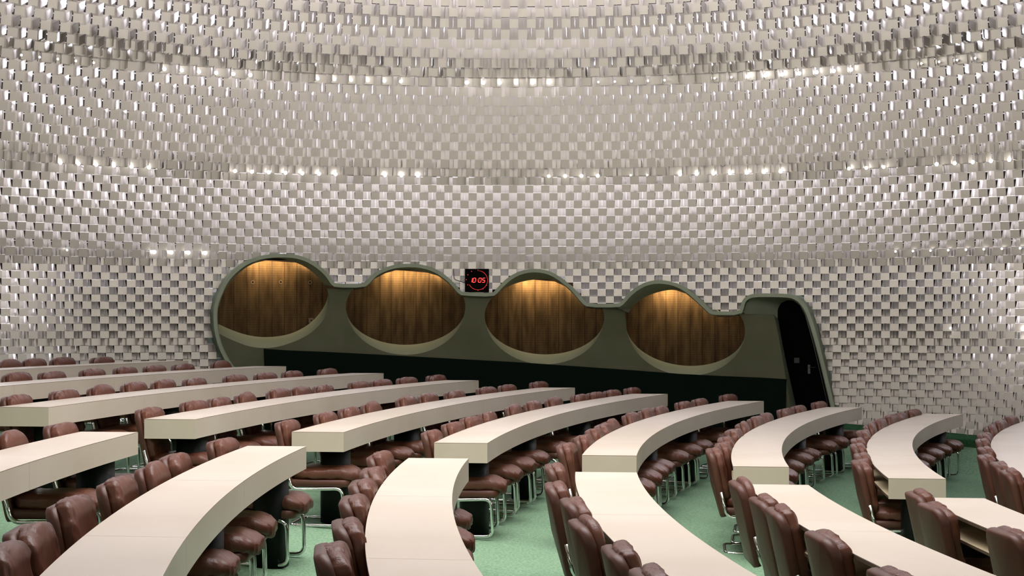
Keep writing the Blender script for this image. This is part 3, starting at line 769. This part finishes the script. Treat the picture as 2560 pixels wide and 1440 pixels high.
# chair tops read off the photo: (x, y or None) per row, nearest the aisle first
A_CH = {-2: [(24, None), (86, None), (157, None), (257, None)],
 -1: [(-40, None), (42, None), (131, None), (233, None), (316, None), (388, None), (460, None), (556, None)],
 0: [(45, None), (163, None), (255, None), (337, None), (411, None), (489, None), (588, None), (664, None), (733, None), (821, None)],
 1: [(377, None), (486, None), (551, None), (619, None), (697, None), (752, None), (811, None), (898, None), (953, None), (1017, None), (1090, None)],
 2: [(722, 1042), (816, 1025), (877, 1016), (933, 1008), (1018, None), (1072, None), (1137, None), (1216, None), (1270, None), (1348, None)],
 3: [(1087, 1077), (1135, 1054), (1177, 1034), (1221, 1025), (1289, None), (1334, None), (1387, None), (1451, None), (1490, None), (1531, None), (1582, None)],
 4: [(1420, 1103), (1466, 1087), (1490, 1068), (1514, 1059), (1530, 1046), (1580, 1032), (1619, 1021), (1650, 1012), (1710, 999), (1752, 994), (1826, 985)],
 5: [(1784, 1115), (1809, 1102), (1818, 1088), (1837, 1069), (1860, 1052), (1892, 1042), (1914, 1031), (1965, 1017), (1999, 1011), (2051, 1008)],
 6: [(2153, 1150), (2162, 1128), (2150, 1105), (2153, 1092), (2162, 1071), (2182, 1061), (2202, 1050), (2228, 1038), (2254, 1035), (2284, 1023)],
 7: [(2530, 1178), (2502, 1157), (2470, 1135), (2466, 1116), (2460, 1094), (2466, 1080), (2479, 1060), (2502, 1053), (2528, 1042)]}
B_CH = {1: [(157, 1057), (32, 1082)], 2: [(558, 1088), (440, 1120), (387, 1155), (296, 1190), (178, 1237), (75, 1293), (12, 1352)],
 3: [(950, 1122), (937, 1162), (912, 1192), (895, 1233), (878, 1290), (836, 1352)],
 4: [(1384, 1151), (1392, 1201), (1443, 1238), (1470, 1292), (1567, 1353), (1650, 1405)], 5: [(1857, 1198), (1918, 1235), (1965, 1258), (2080, 1305), (2245, 1418)], 6: [(2310, 1215), (2340, 1260), (2530, 1308)]}
CH_TOP = 0.83
def solve(k, px, py, blk):
    Ro = R_OUT[k]; best = None
    t0, t1 = (cut(Ro, AISLE), cut(Ro, FAR)) if blk == 'A' else (cut(Ro, AISLE2), cut(Ro, (2.4, -.1)))
    ta, tb = (t0 - (t1 - t0) * .03, t1 + (t1 - t0) * .02)
    for i in range(801):
        t = ta + (tb - ta) * i / 800
        for q in ((0,) if py is None else (0, .03, .06, .1, .15)):
            X, Y, _ = apt(Ro + .06 + q, t, 0)
            u, v = proj((X, Y, ZC + z_floor_r(Ro + .06) + CH_TOP))
            c = (u - px) ** 2 + (0 if py is None else (v - py) ** 2 + (q * 130) ** 2)
            if best is None or c < best[0]: best = (c, t, q)
    return best[1], best[2]
def place(blk, tbl):
    v = 0
    for k, lst in tbl.items():
        for i, (px, py) in enumerate(lst):
            t, q = solve(k, px, py, blk); Rc = R_OUT[k] - .266 + q; X, Y, _ = apt(Rc, t, 0)
            v += 1; var = [0, 3, 1, 2, 3, 0, 1, 3][(v * 5 + k) % 8]
            nm = {-2: 'farthest back left desk', -1: 'second farthest back left desk', 0: 'first near-ended desk beyond it', 1: 'second near-ended desk beyond it', 2: 'third near-ended desk beyond it', 3: 'middle near-ended desk beyond it',
                  4: 'fifth near-ended desk beyond it', 5: 'sixth near-ended desk beyond it', 6: 'rightmost near-ended desk beyond it', 7: 'desk cut by the right edge'}[k] if blk == 'A' else {
                  1: 'foreground desk on the left edge', 2: 'foreground desk sweeping bottom left', 3: 'foreground desk left of centre', 4: 'foreground desk right of centre', 5: 'foreground desk sweeping bottom right', 6: 'rightmost foreground desk'}[k]
            lab = 'brown leather chair, %s from the aisle at the %s' % (ORD[i], nm)
            add_chair(X, Y, ZC + z_floor_r(R_OUT[k] - .2) + .001, t + math.pi + random.uniform(-.05, .05), var, lab, 'leather chairs %s the aisle' % ('beyond' if blk == 'A' else 'before'))
place('A', A_CH); place('B', B_CH)

# ------------------------------------------------------------------ clock on the ledge between the second and third openings
def build_clock():
    c = ray_cyl(1192.5, 702, RB + .14); t = th_z(c)[0]; sz = 63.5 / FPX * c.y
    ledge = ray_cyl(1192, 731, RB + .1).z
    e = empty('digital_clock', (c.x, c.y, ledge + .004), -t); h = .345; wd_ = .355
    b = MB(); b.box((0, .045, h / 2), (wd_, .09, h)); b.obj('case', M['black'], e)
    f = MB(); f.box((0, -.003, h / 2), (wd_ - .008, .006, h - .008)); f.obj('front_glass', mat('dark_glass', (0.002, 0.001, 0.001, 1), .6, spec=.03), e)
    px = wd_ / 64.0                            # metres per photo pixel on the face
    def P(u, v): return ((u - 1192.5) * px, -.0075, h - (v - 671) * px)
    d = MB()
    cx, cy = 1195, 701.5; Rr = 25.5
    for i in range(60):
        a = math.radians(6 * i)
        if i <= 40:
            p = (cx + Rr * math.sin(a), cy - Rr * math.cos(a)); d.disc(P(*p), .0032 if i > 2 else .0022, 8)
        if i % 5 == 0 and i in (25, 30, 20, 0): d.disc(P(cx + (Rr + 2) * math.sin(a), cy - (Rr + 2) * math.cos(a)), .003, 8)
    for u, v in ((1178, 678), (1168, 687), (1164, 700), (1168, 713.5)):
        hm = MB(); hm.disc(P(u, v), .0048, 8); hm.obj('hour_marker', M['led'], e)
    d.obj('seconds_ring', M['led'], e)
    g = MB(); SL = .18
    def seg(x0, y0, x1, y1, th=1.35):
        x0 += -(y0 - 707) * SL * 1.0 * 1; x1 += -(y1 - 707) * SL
        a = Vector(P(x0, y0)); b_ = Vector(P(x1, y1)); dr = (b_ - a).normalized(); n = Vector((-dr.z, 0, dr.x)) * (th * px / 2); a += dr * px * .25; b_ -= dr * px * .25
        V = [a - n, b_ - n, b_ + n, a + n]; V += [v + Vector((0, -.0015, 0)) for v in V]
        g.add(V, [(4, 5, 6, 7), (0, 1, 5, 4), (1, 2, 6, 5), (2, 3, 7, 6), (3, 0, 4, 7)])
    SEGS = {'a': (0, 0, 1, 0), 'b': (1, 0, 1, .5), 'c': (1, .5, 1, 1), 'd': (0, 1, 1, 1), 'e': (0, .5, 0, 1), 'f': (0, 0, 0, .5), 'g': (0, .5, 1, .5)}
    for ch, ux in (('bc', 1172.2), ('abcdef', 1181), ('abcdef', 1196), ('afgcd', 1206)):
        for q in ch:
            x0, y0, x1, y1 = SEGS[q]; W_, H_ = 6.3, 11.3; seg(ux + x0 * W_, 695.7 + y0 * H_, ux + x1 * W_, 695.7 + y1 * H_)
    for vv in (699.5, 703.3): g.disc(P(1192.7 + (707 - vv) * .0, vv), .0036, 8)
    g.obj('digits', M['led'], e)
    tag(e, 'black digital wall clock with red 10:05 digits on the ledge between two round openings', 'clock')
    cb = MB(); A = ray_cyl(1134, 672, RB + .12); Bq = ray_cyl(1135, 698, RB + .12); C_ = ray_cyl(1146, 702, RB + .13); D = ray_cyl(1162, 707, RB + .17)
    tube(cb, fillet([A, Bq, C_, D], .05), .005, 6); o = cb.obj('power_cable', M['black']); tag(o, 'thin black cable hanging beside the digital clock', 'cable')
build_clock()
